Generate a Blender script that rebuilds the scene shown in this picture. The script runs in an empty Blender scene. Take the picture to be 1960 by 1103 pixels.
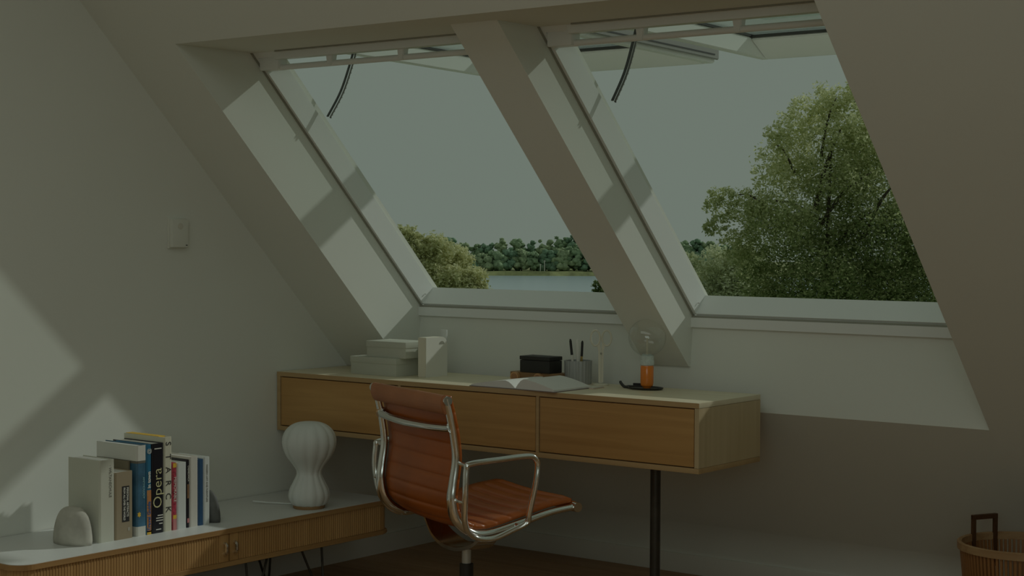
import bpy, bmesh, math, random
from mathutils import Vector, Matrix
random.seed(7)
S = bpy.context.scene
# ---------------- camera, sky, sun, exposure ----------------
cam = bpy.data.cameras.new('camera'); co = bpy.data.objects.new('camera', cam); S.collection.objects.link(co)
RX = Vector((0.79149, 0.61116, 0.0046)); 
UPV = Vector((-0.0227, 0.0219, 0.9995))
BK = RX.cross(UPV).normalized(); UPV = BK.cross(RX).normalized(); RX = RX.normalized()
M4 = Matrix(((RX.x, UPV.x, BK.x, 0), (RX.y, UPV.y, BK.y, 0), (RX.z, UPV.z, BK.z, 1.25), (0, 0, 0, 1)))
co.matrix_world = M4
cam.sensor_width = 36.0; cam.lens = 36.0 * 3171.6 / 1960.0; cam.clip_start = 0.05; cam.clip_end = 3000
S.camera = co
W = bpy.data.worlds.new('sky'); S.world = W; W.use_nodes = True
bg = W.node_tree.nodes['Background']; bg.inputs[0].default_value = (0.85, 1.035, 0.865, 1); bg.inputs[1].default_value = 1.0
sl = bpy.data.lights.new('sun', 'SUN'); sl.energy = 4.8; sl.color = (0.93, 1.0, 0.93); sl.angle = math.radians(1.1)
so = bpy.data.objects.new('sun', sl); S.collection.objects.link(so)
SUN = Vector((-0.293, -0.697, -0.482)).normalized()
so.rotation_euler = SUN.to_track_quat('-Z', 'Y').to_euler(); so.location = (3, 12, 9)
al = bpy.data.lights.new('rear_fill', 'AREA'); al.energy = 74; al.color = (0.86, 1.0, 0.95); al.shape = 'RECTANGLE'; al.size = 3.0; al.size_y = 1.3  # added soft fill lamp behind the viewer, imitating window daylight
ao = bpy.data.objects.new('rear_fill', al); S.collection.objects.link(ao); ao.location = (0.5, -1.45, 1.75)
ao.rotation_euler = (Vector((-1.6, 1.0, 0.0)) - ao.location).to_track_quat('-Z', 'Y').to_euler()
cl = bpy.data.lights.new('ceiling_fill', 'AREA'); cl.energy = 66; cl.color = (0.88, 1.0, 0.95); cl.shape = 'RECTANGLE'; cl.size = 4.0; cl.size_y = 1.6  # second added fill lamp, under the ceiling, standing in for daylight
cob = bpy.data.objects.new('ceiling_fill', cl); S.collection.objects.link(cob); cob.location = (-1.6, 1.7, 2.58)
S.view_settings.view_transform = 'Standard'; S.view_settings.look = 'None'; S.view_settings.gamma = 1.0
S.view_settings.use_curve_mapping = False; S.view_settings.exposure = -2.50

# ---------------- materials ----------------
MATS = {}
def nt(name):
    m = bpy.data.materials.new(name); m.use_nodes = True
    return m, m.node_tree.nodes, m.node_tree.links, m.node_tree.nodes['Principled BSDF']
def plain(name, col, rough=0.6, metal=0.0, noise=0.06, scale=6.0, bump=0.0, bscale=200.0, spec=0.5, trans=0.0):
    if name in MATS: return MATS[name]
    m, N, L, P = nt(name)
    P.inputs['Roughness'].default_value = rough; P.inputs['Metallic'].default_value = metal
    P.inputs['Specular IOR Level'].default_value = spec
    tc = N.new('ShaderNodeTexCoord')
    if noise > 0:
        t = N.new('ShaderNodeTexNoise'); t.inputs['Scale'].default_value = scale; t.inputs['Detail'].default_value = 3
        L.new(tc.outputs['Object'], t.inputs['Vector'])
        mr = N.new('ShaderNodeMapRange'); mr.inputs[1].default_value = 0.3; mr.inputs[2].default_value = 0.7
        mr.inputs[3].default_value = 1 - noise; mr.inputs[4].default_value = 1 + noise
        L.new(t.outputs[0], mr.inputs[0])
        mx = N.new('ShaderNodeVectorMath'); mx.operation = 'SCALE'; mx.inputs[0].default_value = col[:3]
        L.new(mr.outputs[0], mx.inputs['Scale']); L.new(mx.outputs[0], P.inputs['Base Color'])
    else: P.inputs['Base Color'].default_value = (*col[:3], 1)
    if bump > 0:
        b = N.new('ShaderNodeBump'); b.inputs['Strength'].default_value = bump; b.inputs['Distance'].default_value = 0.002
        t2 = N.new('ShaderNodeTexNoise'); t2.inputs['Scale'].default_value = bscale
        L.new(tc.outputs['Object'], t2.inputs['Vector']); L.new(t2.outputs[0], b.inputs['Height']); L.new(b.outputs[0], P.inputs['Normal'])
    MATS[name] = m; return m
def wood(name, c1, c2, axis=0, scale=1.0, rough=0.5):
    m, N, L, P = nt(name); P.inputs['Roughness'].default_value = rough; P.inputs['Specular IOR Level'].default_value = 0.35
    tc = N.new('ShaderNodeTexCoord'); mp = N.new('ShaderNodeMapping')
    sc = [38 * scale] * 3; sc[axis] = 1.6 * scale; mp.inputs['Scale'].default_value = sc
    L.new(tc.outputs['Object'], mp.inputs['Vector'])
    t = N.new('ShaderNodeTexNoise'); t.inputs['Scale'].default_value = 1.0; t.inputs['Detail'].default_value = 5; t.inputs['Distortion'].default_value = 0.8
    L.new(mp.outputs[0], t.inputs['Vector'])
    mp2 = N.new('ShaderNodeMapping'); s2 = [5 * scale] * 3; s2[axis] = 0.9 * scale; mp2.inputs['Scale'].default_value = s2
    L.new(tc.outputs['Object'], mp2.inputs['Vector'])
    t2 = N.new('ShaderNodeTexNoise'); t2.inputs['Scale'].default_value = 1.0; t2.inputs['Detail'].default_value = 2
    L.new(mp2.outputs[0], t2.inputs['Vector'])
    ad = N.new('ShaderNodeMath'); ad.operation = 'ADD'; L.new(t.outputs[0], ad.inputs[0]); L.new(t2.outputs[0], ad.inputs[1])
    cr = N.new('ShaderNodeValToRGB'); cr.color_ramp.elements[0].position = 0.35; cr.color_ramp.elements[1].position = 0.66
    cr.color_ramp.elements[0].color = (*c2, 1); cr.color_ramp.elements[1].color = (*c1, 1)
    hf = N.new('ShaderNodeMath'); hf.operation = 'MULTIPLY'; hf.inputs[1].default_value = 0.5
    L.new(ad.outputs[0], hf.inputs[0]); L.new(hf.outputs[0], cr.inputs[0]); L.new(cr.outputs[0], P.inputs['Base Color'])
    b = N.new('ShaderNodeBump'); b.inputs['Strength'].default_value = 0.15; b.inputs['Distance'].default_value = 0.001
    L.new(t.outputs[0], b.inputs['Height']); L.new(b.outputs[0], P.inputs['Normal'])
    MATS[name] = m; return m
def glass(name, tint, gl=0.08):
    m, N, L, P = nt(name); N.remove(P)
    tr = N.new('ShaderNodeBsdfTransparent'); tr.inputs[0].default_value = (*tint, 1)
    g = N.new('ShaderNodeBsdfGlossy'); g.inputs['Roughness'].default_value = 0.02
    lw = N.new('ShaderNodeLayerWeight'); lw.inputs[0].default_value = 0.5
    pw = N.new('ShaderNodeMath'); pw.operation = 'POWER'; pw.inputs[1].default_value = 3.5; L.new(lw.outputs['Facing'], pw.inputs[0])
    ma = N.new('ShaderNodeMath'); ma.operation = 'MULTIPLY_ADD'; ma.inputs[1].default_value = 0.55; ma.inputs[2].default_value = gl * 0.5; L.new(pw.outputs[0], ma.inputs[0])
    mx = N.new('ShaderNodeMixShader')
    L.new(ma.outputs[0], mx.inputs[0]); L.new(tr.outputs[0], mx.inputs[1]); L.new(g.outputs[0], mx.inputs[2])
    L.new(mx.outputs[0], N['Material Output'].inputs[0]); MATS[name] = m; return m
def leafmat(name, cols, tl=0.45):
    m, N, L, P = nt(name); N.remove(P)
    gi = N.new('ShaderNodeAttribute'); gi.attribute_name = 'tone'
    cr = N.new('ShaderNodeValToRGB'); cr.color_ramp.elements.remove(cr.color_ramp.elements[1])
    for i, c in enumerate(cols):
        if i == 0: e = cr.color_ramp.elements[0]; e.position = 0
        else: e = cr.color_ramp.elements.new(i / (len(cols) - 1))
        e.color = (*c, 1)
    L.new(gi.outputs['Fac'], cr.inputs[0])
    d = N.new('ShaderNodeBsdfDiffuse'); t = N.new('ShaderNodeBsdfTranslucent'); mx = N.new('ShaderNodeMixShader'); mx.inputs[0].default_value = tl
    L.new(cr.outputs[0], d.inputs[0]); L.new(cr.outputs[0], t.inputs[0]); L.new(d.outputs[0], mx.inputs[1]); L.new(t.outputs[0], mx.inputs[2])
    L.new(mx.outputs[0], N['Material Output'].inputs[0]); MATS[name] = m; return m

WALL = plain('wall_paint', (0.80, 0.805, 0.735), 0.9, noise=0.012, scale=2.0, bump=0.05, bscale=400, spec=0.15)
CEIL = WALL
FRAME = plain('white_lacquer', (0.86, 0.87, 0.84), 0.35, noise=0.0, spec=0.4)
TRIM = plain('trim_paint', (0.80, 0.79, 0.72), 0.5, noise=0.01)
MIDG = plain('mid_grey', (0.34, 0.33, 0.27), 0.7, noise=0.03)  # mid grey for the painted groove shade, screws and thumb hole
DARKG = plain('dark_gasket', (0.06, 0.06, 0.055), 0.5, noise=0.05)
ALU = plain('grey_aluminium', (0.42, 0.41, 0.38), 0.35, metal=0.6, noise=0.03)
OAK = wood('oak_veneer', (0.58, 0.33, 0.12), (0.43, 0.23, 0.075), 0)
OAKP = wood('pale_oak_veneer', (0.66, 0.52, 0.32), (0.54, 0.41, 0.23), 2, 0.8)
OAKT = wood('light_oak_top', (0.84, 0.76, 0.56), (0.74, 0.64, 0.44), 0, 0.8, 0.4)
OAKE = wood('oak_edge', (0.56, 0.38, 0.19), (0.46, 0.30, 0.14), 0, 0.8)
WALN = wood('teak_slats', (0.62, 0.37, 0.15), (0.44, 0.24, 0.085), 2, 0.9)
WALE = wood('teak_edge', (0.50, 0.30, 0.12), (0.36, 0.19, 0.07), 1, 0.8)
LAM = plain('white_laminate', (0.71, 0.72, 0.69), 0.4, noise=0.01, spec=0.4)
LEA = plain('cognac_leather', (0.40, 0.10, 0.014), 0.34, noise=0.12, scale=9, bump=0.2, bscale=500, spec=0.45)
LEAR = plain('cognac_leather_roll', (0.44, 0.17, 0.07), 0.45, noise=0.10, scale=9, bump=0.25, bscale=500, spec=0.5)
CHR = plain('polished_aluminium', (0.80, 0.80, 0.78), 0.13, metal=1.0, noise=0.02)
BLK = plain('black_metal', (0.035, 0.033, 0.03), 0.4, noise=0.05, spec=0.4)
LEGM = plain('blackened_steel', (0.07, 0.062, 0.05), 0.35, metal=0.5, noise=0.25, scale=20)
BLKM = plain('matt_black', (0.022, 0.021, 0.018), 0.6, noise=0.05)
PORC = plain('white_cocoon', (0.74, 0.76, 0.72), 0.6, noise=0.03)
STONE = plain('pale_stone', (0.52, 0.50, 0.43), 0.8, noise=0.14, scale=22, bump=0.2, bscale=90)
DSTONE = plain('dark_stone', (0.12, 0.12, 0.11), 0.7, noise=0.15, scale=30)
BOXG = plain('grey_green_card', (0.56, 0.57, 0.48), 0.8, noise=0.02)
CREAM = plain('cream_card', (0.74, 0.70, 0.57), 0.7, noise=0.02)
CUPM = plain('fluted_zinc', (0.42, 0.43, 0.42), 0.45, metal=0.2, noise=0.03)
PAPER = plain('page_paper', (0.80, 0.79, 0.74), 0.8, noise=0.02)
COPP = plain('tan_wood', (0.62, 0.34, 0.15), 0.5, noise=0.08, scale=20)
BRW = wood('brown_wood', (0.36, 0.21, 0.09), (0.26, 0.14, 0.06), 0, 1.5)
ORG = plain('orange_glass', (0.85, 0.24, 0.03), 0.15, noise=0.05, spec=0.6)
CLR = glass('clear_glass', (0.97, 0.99, 0.97))
GLB = glass('globe_glass', (0.99, 1.0, 0.995), 0.16)
PANE = glass('window_glass', (0.93, 0.96, 0.94))
RIB = plain('ribbed_clear_plastic', (0.62, 0.68, 0.64), 0.2, noise=0.1, scale=60)
BASK = wood('basket_cane', (0.40, 0.19, 0.07), (0.27, 0.12, 0.04), 2, 1.5)
BASKR = wood('basket_rim_cane', (0.50, 0.33, 0.17), (0.36, 0.20, 0.09), 0, 1.5)
BASKD = wood('basket_handle_wood', (0.12, 0.055, 0.022), (0.07, 0.03, 0.012), 0, 1.5)
FLR = wood('floor_board_oak', (0.50, 0.30, 0.15), (0.34, 0.19, 0.085), 0, 0.7, 0.45)
PLAST = plain('wall_device_plastic', (0.77, 0.77, 0.69), 0.5, noise=0.0)

# ---------------- helpers ----------------
C = S.collection
def link(name, me, mat, parent=None, smooth=False):
    o = bpy.data.objects.new(name, me); C.objects.link(o)
    if mat: me.materials.append(mat)
    if parent: o.parent = parent
    if smooth: me.polygons.foreach_set('use_smooth', [True] * len(me.polygons))
    return o
def empty(name, loc=(0, 0, 0), rz=0, label=None, cat=None, group=None):
    o = bpy.data.objects.new(name, None); o.empty_display_size = 0.05; C.objects.link(o)
    o.location = loc; o.rotation_euler = (0, 0, rz); tag(o, label, cat, group); return o
def tag(o, label=None, cat=None, group=None, kind=None):
    if label: o['label'] = label
    if cat: o['category'] = cat
    if group: o['group'] = group
    if kind: o['kind'] = kind
    return o
def bm_box(bm, x0, x1, y0, y1, z0, z1, bev=0.0):
    vs = [bm.verts.new((x, y, z)) for x in (x0, x1) for y in (y0, y1) for z in (z0, z1)]
    fs = [(0, 1, 3, 2), (4, 6, 7, 5), (0, 4, 5, 1), (2, 3, 7, 6), (0, 2, 6, 4), (1, 5, 7, 3)]
    F = [bm.faces.new([vs[i] for i in f]) for f in fs]
    if bev > 0:
        es = list({e for f in F for e in f.edges}); bmesh.ops.bevel(bm, geom=es, offset=bev, segments=2, affect='EDGES', profile=0.6)
def bm_prism(bm, poly, a0, a1, axis='x'):
    def P(u, v, a): return (a, u, v) if axis == 'x' else ((u, a, v) if axis == 'y' else (u, v, a))
    A = [bm.verts.new(P(u, v, a0)) for u, v in poly]; B = [bm.verts.new(P(u, v, a1)) for u, v in poly]
    n = len(poly); bm.faces.new(A); bm.faces.new(B[::-1])
    for i in range(n): bm.faces.new((A[i], B[i], B[(i + 1) % n], A[(i + 1) % n]))
def fin(bm, name, mat, parent=None, smooth=False, auto=False):
    bmesh.ops.recalc_face_normals(bm, faces=bm.faces[:])
    me = bpy.data.meshes.new(name); bm.to_mesh(me); bm.free()
    o = link(name, me, mat, parent, smooth)
    if auto:
        me.polygons.foreach_set('use_smooth', [True] * len(me.polygons)); me.set_sharp_from_angle(angle=math.radians(35))
    return o
def box(name, x0, x1, y0, y1, z0, z1, mat, parent=None, bev=0.0):
    bm = bmesh.new(); bm_box(bm, x0, x1, y0, y1, z0, z1, bev); return fin(bm, name, mat, parent, auto=bev > 0)
def prism(name, poly, a0, a1, mat, parent=None, axis='x', bev=0.0):
    bm = bmesh.new(); bm_prism(bm, poly, a0, a1, axis)
    if bev: bmesh.ops.bevel(bm, geom=bm.edges[:], offset=bev, segments=2, affect='EDGES')
    return fin(bm, name, mat, parent, auto=bev > 0)
def cr(pts, n=8, closed=False):
    pts = [Vector(p) for p in pts]; out = []; m = len(pts)
    for i in range(m if closed else m - 1):
        if closed: p0, p1, p2, p3 = pts[i - 1], pts[i], pts[(i + 1) % m], pts[(i + 2) % m]
        else: p0, p1, p2, p3 = pts[max(i - 1, 0)], pts[i], pts[i + 1], pts[min(i + 2, m - 1)]
        for k in range(n):
            t = k / n; out.append(0.5 * ((2 * p1) + (p2 - p0) * t + (2 * p0 - 5 * p1 + 4 * p2 - p3) * t * t + (3 * p1 - p0 - 3 * p2 + p3) * t ** 3))
    if not closed: out.append(pts[-1])
    return out
def bm_tube(bm, pts, r, seg=10, closed=False, ry=None, ref=(0, 0, 1)):
    pts = [Vector(p) for p in pts]; n = len(pts); rings = []
    rr = r if callable(r) else (lambda t: r)
    up = Vector(ref)
    for i, p in enumerate(pts):
        a = pts[(i - 1) % n] if (closed or i > 0) else p; b = pts[(i + 1) % n] if (closed or i < n - 1) else p
        d = (b - a).normalized()
        s = d.cross(up)
        if s.length < 1e-4: s = d.cross(Vector((1, 0.01, 0)))
        s.normalize(); u = s.cross(d).normalized()
        q = rr(i / max(n - 1, 1)); k = 1.0 if ry is None else ry
        rings.append([bm.verts.new(p + s * math.cos(t) * q + u * math.sin(t) * q * k) for t in [2 * math.pi * j / seg for j in range(seg)]])
    for i in range(n if closed else n - 1):
        A, B = rings[i], rings[(i + 1) % n]
        for j in range(seg): bm.faces.new((A[j], A[(j + 1) % seg], B[(j + 1) % seg], B[j]))
    if not closed: bm.faces.new(rings[0][::-1]); bm.faces.new(rings[-1])
def tube(name, pts, r, mat, parent=None, seg=10, closed=False, ry=None, ref=(0, 0, 1)):
    bm = bmesh.new(); bm_tube(bm, pts, r, seg, closed, ry, ref); return fin(bm, name, mat, parent, auto=True)
def lathe(name, prof, mat, parent=None, seg=32, lobes=0, amp=0.0, cap=True, loc=(0, 0, 0)):
    bm = bmesh.new(); rings = []
    for r, z in prof:
        ring = []
        for j in range(seg):
            a = 2 * math.pi * j / seg; q = r * (1 + (amp * abs(math.sin(lobes * a / 2)) - amp * 0.5 if lobes else 0))
            ring.append(bm.verts.new((loc[0] + q * math.cos(a), loc[1] + q * math.sin(a), loc[2] + z)))
        rings.append(ring)
    for i in range(len(rings) - 1):
        A, B = rings[i], rings[i + 1]
        for j in range(seg): bm.faces.new((A[j], A[(j + 1) % seg], B[(j + 1) % seg], B[j]))
    if cap: bm.faces.new(rings[0][::-1]); bm.faces.new(rings[-1])
    return fin(bm, name, mat, parent, auto=True)
def text(name, s, size, right, up, pos, mat, parent, extr=0.0003, align='CENTER', sx=1.0, bold=0.0):
    cu = bpy.data.curves.new(name, 'FONT'); cu.body = s; cu.size = size; cu.align_x = align; cu.align_y = 'CENTER'; cu.extrude = extr; cu.resolution_u = 3; cu.offset = bold
    t = bpy.data.objects.new('tmp', cu); C.objects.link(t)
    dg = bpy.context.evaluated_depsgraph_get(); me = bpy.data.meshes.new_from_object(t.evaluated_get(dg))
    bpy.data.objects.remove(t); bpy.data.curves.remove(cu)
    r = Vector(right); u = Vector(up); n = r.cross(u)
    mt = Matrix(((r.x * sx, u.x, n.x, pos[0]), (r.y * sx, u.y, n.y, pos[1]), (r.z * sx, u.z, n.z, pos[2]), (0, 0, 0, 1)))
    me.transform(mt); me.materials.clear(); return link(name, me, mat, parent)

# ---------------- room shell ----------------
R2 = math.sqrt(2)
XL, XO0, XO1, XR = -4.378, -4.085, -1.855, 2.4
SR, SC, SF, SOUT = 5.390, 5.526, 5.722, 5.88      # Y+Z of room face, pier face, frame face, roof outer face
ZT, ZB, ZF, CEILZ = 1.857, 0.686, 0.990, 2.62
YBK = -1.75
def K(z, s): return (s - z, z)
bm = bmesh.new()
bm_prism(bm, [K(0.146, SR), K(0.146, SOUT), K(CEILZ, SOUT), K(CEILZ, SR)], XL, XO0)
bm_prism(bm, [K(0.146, SR), K(0.146, SOUT), K(CEILZ, SOUT), K(CEILZ, SR)], XO1, XR)
bm_prism(bm, [K(ZT, SR), K(ZT, SOUT), K(CEILZ, SOUT), K(CEILZ, SR)], XO0, XO1)
bm_prism(bm, [K(0.146, SR), K(0.146, SOUT), K(ZF, SOUT), (4.732, ZF), (4.706, ZB)], XO0, XO1)
wb = fin(bm, 'wall_back', WALL); tag(wb, 'white sloping attic wall with the window recess', kind='structure')
p = prism('pier', [K(0.82, SC), K(0.82, SOUT), K(ZT, SOUT), K(ZT, SC)], -3.06, -2.89, WALL, wb)
p['label'] = 'slanted pier between the two roof windows'
kw = prism('wall_knee', [(5.19, 0.2), (5.2, 0.1888), (5.222, 0.160), (5.243, 0.115), (5.254, 0.06), (5.256, 0), (5.7, 0), (5.7, 0.145), (5.26, 0.2)], XL, XR, WALL)
kw.data.polygons.foreach_set('use_smooth', [True] * len(kw.data.polygons)); kw.data.set_sharp_from_angle(angle=math.radians(40)); tag(kw, kind='structure')
wl = prism('wall_left', [(YBK, -0.018), (5.7, -0.018), (5.7, 0.16), (SOUT - 0.2, 0.2), (SOUT - CEILZ, CEILZ), (YBK, CEILZ)], XL - 0.15, XL, WALL); tag(wl, kind='structure')
ce = box('ceiling', XL - 0.15, XR, YBK - 0.3, 3.3, CEILZ, CEILZ + 0.1, CEIL); tag(ce, kind='structure')
fl = box('floor', XL, XR, YBK, 5.7, -0.12, -0.018, FLR); tag(fl, kind='structure')
# floor boards, one object each
bw = 0.142; protos = {}
row = 0; y = 5.244
while y > 1.2:
    y1 = y; y0 = y - bw; x = XL - (0.7 * (row * 0.61 % 1.0)) * 1.6
    while x < -0.1:
        x1 = min(x + 1.75, XR); xa = max(x, XL)
        if x1 - xa > 0.05:
            o = box('floor_board', xa + 0.0012, x1 - 0.0012, y0 + 0.0012, y1 - 0.0012, -0.018, 0.0, FLR, fl)
        x += 1.75
    y = y0; row += 1
box('floor_board', XL, XR, YBK, y, -0.018, 0.0, FLR, fl)
bl = box('baseboard_left', XL, XL + 0.012, YBK, 5.243, 0, 0.072, TRIM, bev=0.002); tag(bl, kind='structure')
bb = box('baseboard_back', XL + 0.012, XR, 5.243, 5.256, 0, 0.072, TRIM, bev=0.002); tag(bb, kind='structure')
bm = bmesh.new()
for q in ((XL, -1.2, 0, CEILZ), (2.2, XR, 0, CEILZ), (-1.2, 2.2, 0, 0.85), (-1.2, 2.2, 2.45, CEILZ)): bm_box(bm, q[0], q[1], YBK - 0.25, YBK - 0.1, q[2], q[3])
wf = fin(bm, 'wall_front', WALL); tag(wf, 'rear wall behind the viewer with a wide opening added for fill light', kind='structure')  # wide rear opening is made up, to go with the fill lamp
wr = prism('wall_right', [(YBK, 0), (5.7, 0), (5.7, 0.16), (SOUT - 0.2, 0.2), (SOUT - CEILZ, CEILZ), (YBK, CEILZ)], XR, XR + 0.12, WALL); tag(wr, kind='structure')

# ---------------- windows ----------------
def SN(u0, u1, n0, n1):      # rectangle in slope coordinates: u = height z measured on frame plane, n = offset outward (sum Y+Z)
    return None
def window(idx, xa, xb):
    w = empty('window_%d' % idx, (0, 0, 0)); tag(w, kind='structure')
    w['label'] = ['left open roof window with white frame', 'right open roof window with white frame and tree behind'][idx - 1]
    e = 0.014
    s0, s1 = SF, 5.840
    dn = (s1 - s0) / 2
    # jambs: slanted bars
    for x0, x1 in ((xa, xa + e), (xb - e, xb)):
        prism('frame_jamb', [(s0 - 0.992, 0.992), (s0 - 0.992 + dn, 0.992 + dn), (s1 - ZT, ZT), (s0 - ZT, ZT)], x0, x1, FRAME, w)
    prism('frame_sill', [(s0 - 0.982, 0.982), (s0 - 0.982 + dn, 0.982 + dn), (s0 - 0.996 + dn, 0.996 + dn), (s0 - 0.996, 0.996)], xa + e, xb - e, FRAME, w)
    prism('frame_head', [(s0 - ZT, ZT), (s0 - 1.842, 1.842), (s1 - 1.842 - 0.03, 1.842), (s1 - ZT, ZT)], xa + e, xb - e, FRAME, w)
    # grey strips painting the shade of the groove round the lining
    g = 0.009
    for x0, x1 in ((xa, xa + 0.004), (xb - 0.004, xb)):
        prism('groove_shade', [K(0.985, s0 - g), K(0.985, s0 + 0.004), K(ZT, s0 + 0.004), K(ZT, s0 - g)], x0, x1, MIDG, w)
    box('groove_shade', xa, xb, 4.7225, 4.7325, 0.983, 0.989, MIDG, w)
    box('sill_trim', xa, xb, 4.717, 4.731, 0.951, 0.983, FRAME, w)
    box('groove_shade', xa + 0.13, xb, 3.842, 3.848, ZT - 0.0045, ZT, MIDG, w)
    # small screw caps low on the jamb
    for xx in (xa + e, ):
        lathe('screw_cap', [(0.003, 0), (0.003, 0.002)], MIDG, w, 10, loc=(xx + 0.004, 4.735, 1.03))
    # bar of the ventilation flap
    tube('handle_bar', [(xa + 0.10, 3.905, 1.808), (xb - 0.02, 3.905, 1.808)], 0.0095, FRAME, w, 12)
    prism('flap_rail', [(3.868, 1.832), (3.892, 1.832), (3.897, 1.856), (3.865, 1.856)], xa + 0.10, xb - 0.02, FRAME, w)
    box('end_bracket', xa + e, xa + 0.102, 3.885, 3.93, 1.80, ZT, FRAME, w, bev=0.006)
    wd = xb - xa
    for k, fx in enumerate((0.30, 0.60)):
        x = xa + 0.02 + fx * wd
        prism('bar_bracket', [(x - 0.017, 1.848), (x + 0.017, 1.848), (x + 0.009, 1.80), (x - 0.009, 1.80)], 3.893, 3.917, FRAME, w, 'y', bev=0.002)
    # raised sash, hinged at the top: thing piece of the window
    sa = empty('sash'); sa.parent = w; sa['label'] = 'white sash swung outward nearly level'
    X0, X1 = xa + 0.01, xb - 0.01
    def zz(yv): return 1.899 - 0.022 * (yv - 4.0)
    Y0, Y1 = 3.99, 5.16
    for x0, x1, ex in ((X0, X0 + 0.034, X0 + 0.034), (X1 - 0.034, X1, X1)):
        prism('stile', [(Y0, zz(Y0)), (Y1, zz(Y1)), (Y1, zz(Y1) + 0.062), (Y0, zz(Y0) + 0.062)], x0, x1, FRAME, sa, bev=0.003)
        prism('glazing_gasket', [(Y0, zz(Y0) + 0.0625), (Y1, zz(Y1) + 0.0625), (Y1, zz(Y1) + 0.071), (Y0, zz(Y0) + 0.071)], x0 - 0.002, x1 + 0.004, DARKG, sa)
    prism('bottom_rail', [(Y1 - 0.036, zz(Y1)), (Y1, zz(Y1)), (Y1, zz(Y1) + 0.062), (Y1 - 0.135, zz(Y1) + 0.062), (Y1 - 0.135, zz(Y1) + 0.055)], X0 + 0.034, X1 - 0.034, FRAME, sa, bev=0.003)
    prism('glazing_gasket', [(Y1 - 0.141, zz(Y1) + 0.0625), (Y1, zz(Y1) + 0.0625), (Y1, zz(Y1) + 0.071), (Y1 - 0.141, zz(Y1) + 0.071)], X0 + 0.034, X1 - 0.034, DARKG, sa)
    prism('top_rail', [(Y0, zz(Y0)), (Y0 + 0.036, zz(Y0)), (Y0 + 0.036, zz(Y0) + 0.062), (Y0, zz(Y0) + 0.062)], X0 + 0.034, X1 - 0.034, FRAME, sa, bev=0.003)
    prism('glass_pane', [(Y0 + 0.01, zz(Y0) + 0.067), (Y1 - 0.01, zz(Y1) + 0.067), (Y1 - 0.01, zz(Y1) + 0.071), (Y0 + 0.01, zz(Y0) + 0.071)], X0 + 0.01, X1 - 0.01, PANE, sa)
    # outer cladding profile on the right of the sash
    prism('cladding', [(Y0 - 0.02, zz(Y0) + 0.012), (Y1 + 0.01, zz(Y1) + 0.012), (Y1 + 0.01, zz(Y1) + 0.05), (Y0 - 0.02, zz(Y0) + 0.05)], X1 + 0.001, X1 + 0.012, ALU, sa, bev=0.003)
    prism('cladding_groove', [(Y0 - 0.02, zz(Y0) + 0.026), (Y1 - 0.02, zz(Y1) + 0.026), (Y1 - 0.02, zz(Y1) + 0.031), (Y0 - 0.02, zz(Y0) + 0.031)], X1 + 0.0115, X1 + 0.0135, DARKG, sa)
    # curved stay arms with a perforated edge
    for k, x in enumerate((xa + 0.045, xb - 0.045)):
        pts = cr([(x, 4.318, 1.925), (x, 4.294, 1.86), (x, 4.245, 1.755), (x, 4.180, 1.664)], 6)
        st = tube('stay_arm', pts, 0.0028, DARKG, w, 8, ry=2.0, ref=(1, 0, 0))
        pt2 = [q + Vector((0.003, 0.010, -0.003)) for q in pts]
        a2 = tube('stay_rack', pt2, 0.0018, ALU, w, 6, ry=2.6, ref=(1, 0, 0))
        bmh = bmesh.new()
        for q in cr(pts, 1)[4:]:
            bm_box(bmh, q.x + 0.0022, q.x + 0.0062, q.y + 0.009, q.y + 0.013, q.z - 0.006, q.z - 0.002)
        fin(bmh, 'rack_hole', DARKG, a2)
window(1, XO0, -3.06)
window(2, -2.89, XO1)

# ---------------- desk ----------------
DY0, DY1, DX0, DX1, DZ0, DZ1 = 4.263, 4.636, XL + 0.004, -2.580, 0.538, 0.752
dk = empty('desk', ((DX0 + DX1) / 2, DY0, 0), 0, 'long wall-mounted oak desk with three flush drawers on a black steel leg', 'desk')
def inv(o, root):  # parent keeping world coordinates
    o.parent = root; o.matrix_parent_inverse = Matrix.Translation(-Vector(root.location)); return o
def dbox(name, *a, **k): return inv(box(name, *a, **k), dk)
dbox('top_panel', DX0, DX1, DY0, DY1, DZ1 - 0.016, DZ1, OAKT, bev=0.001)
dbox('front_edge', DX0, DX1 - 0.0002, DY0 - 0.001, DY0, DZ1 - 0.016, DZ1 - 0.0006, OAKE)
dbox('bottom_panel', DX0, DX1, DY0, DY1, DZ0, DZ0 + 0.016, OAKE, bev=0.001)
dbox('side_panel', DX0, DX0 + 0.016, DY0, DY1, DZ0 + 0.0162, DZ1 - 0.0162, OAKE)
dbox('side_panel', DX1 - 0.0155, DX1 - 0.0003, DY0, DY1, DZ0 + 0.0168, DZ1 - 0.0168, OAKP)
dbox('back_panel', DX0 + 0.016, DX1 - 0.016, DY1 - 0.014, DY1, DZ0 + 0.0162, DZ1 - 0.0162, OAKE)
for xd in (-3.779, -3.1855):
    dbox('divider', xd - 0.006, xd + 0.006, DY0 + 0.0006, DY1 - 0.014, DZ0 + 0.0162, DZ1 - 0.0162, OAKE)
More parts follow.
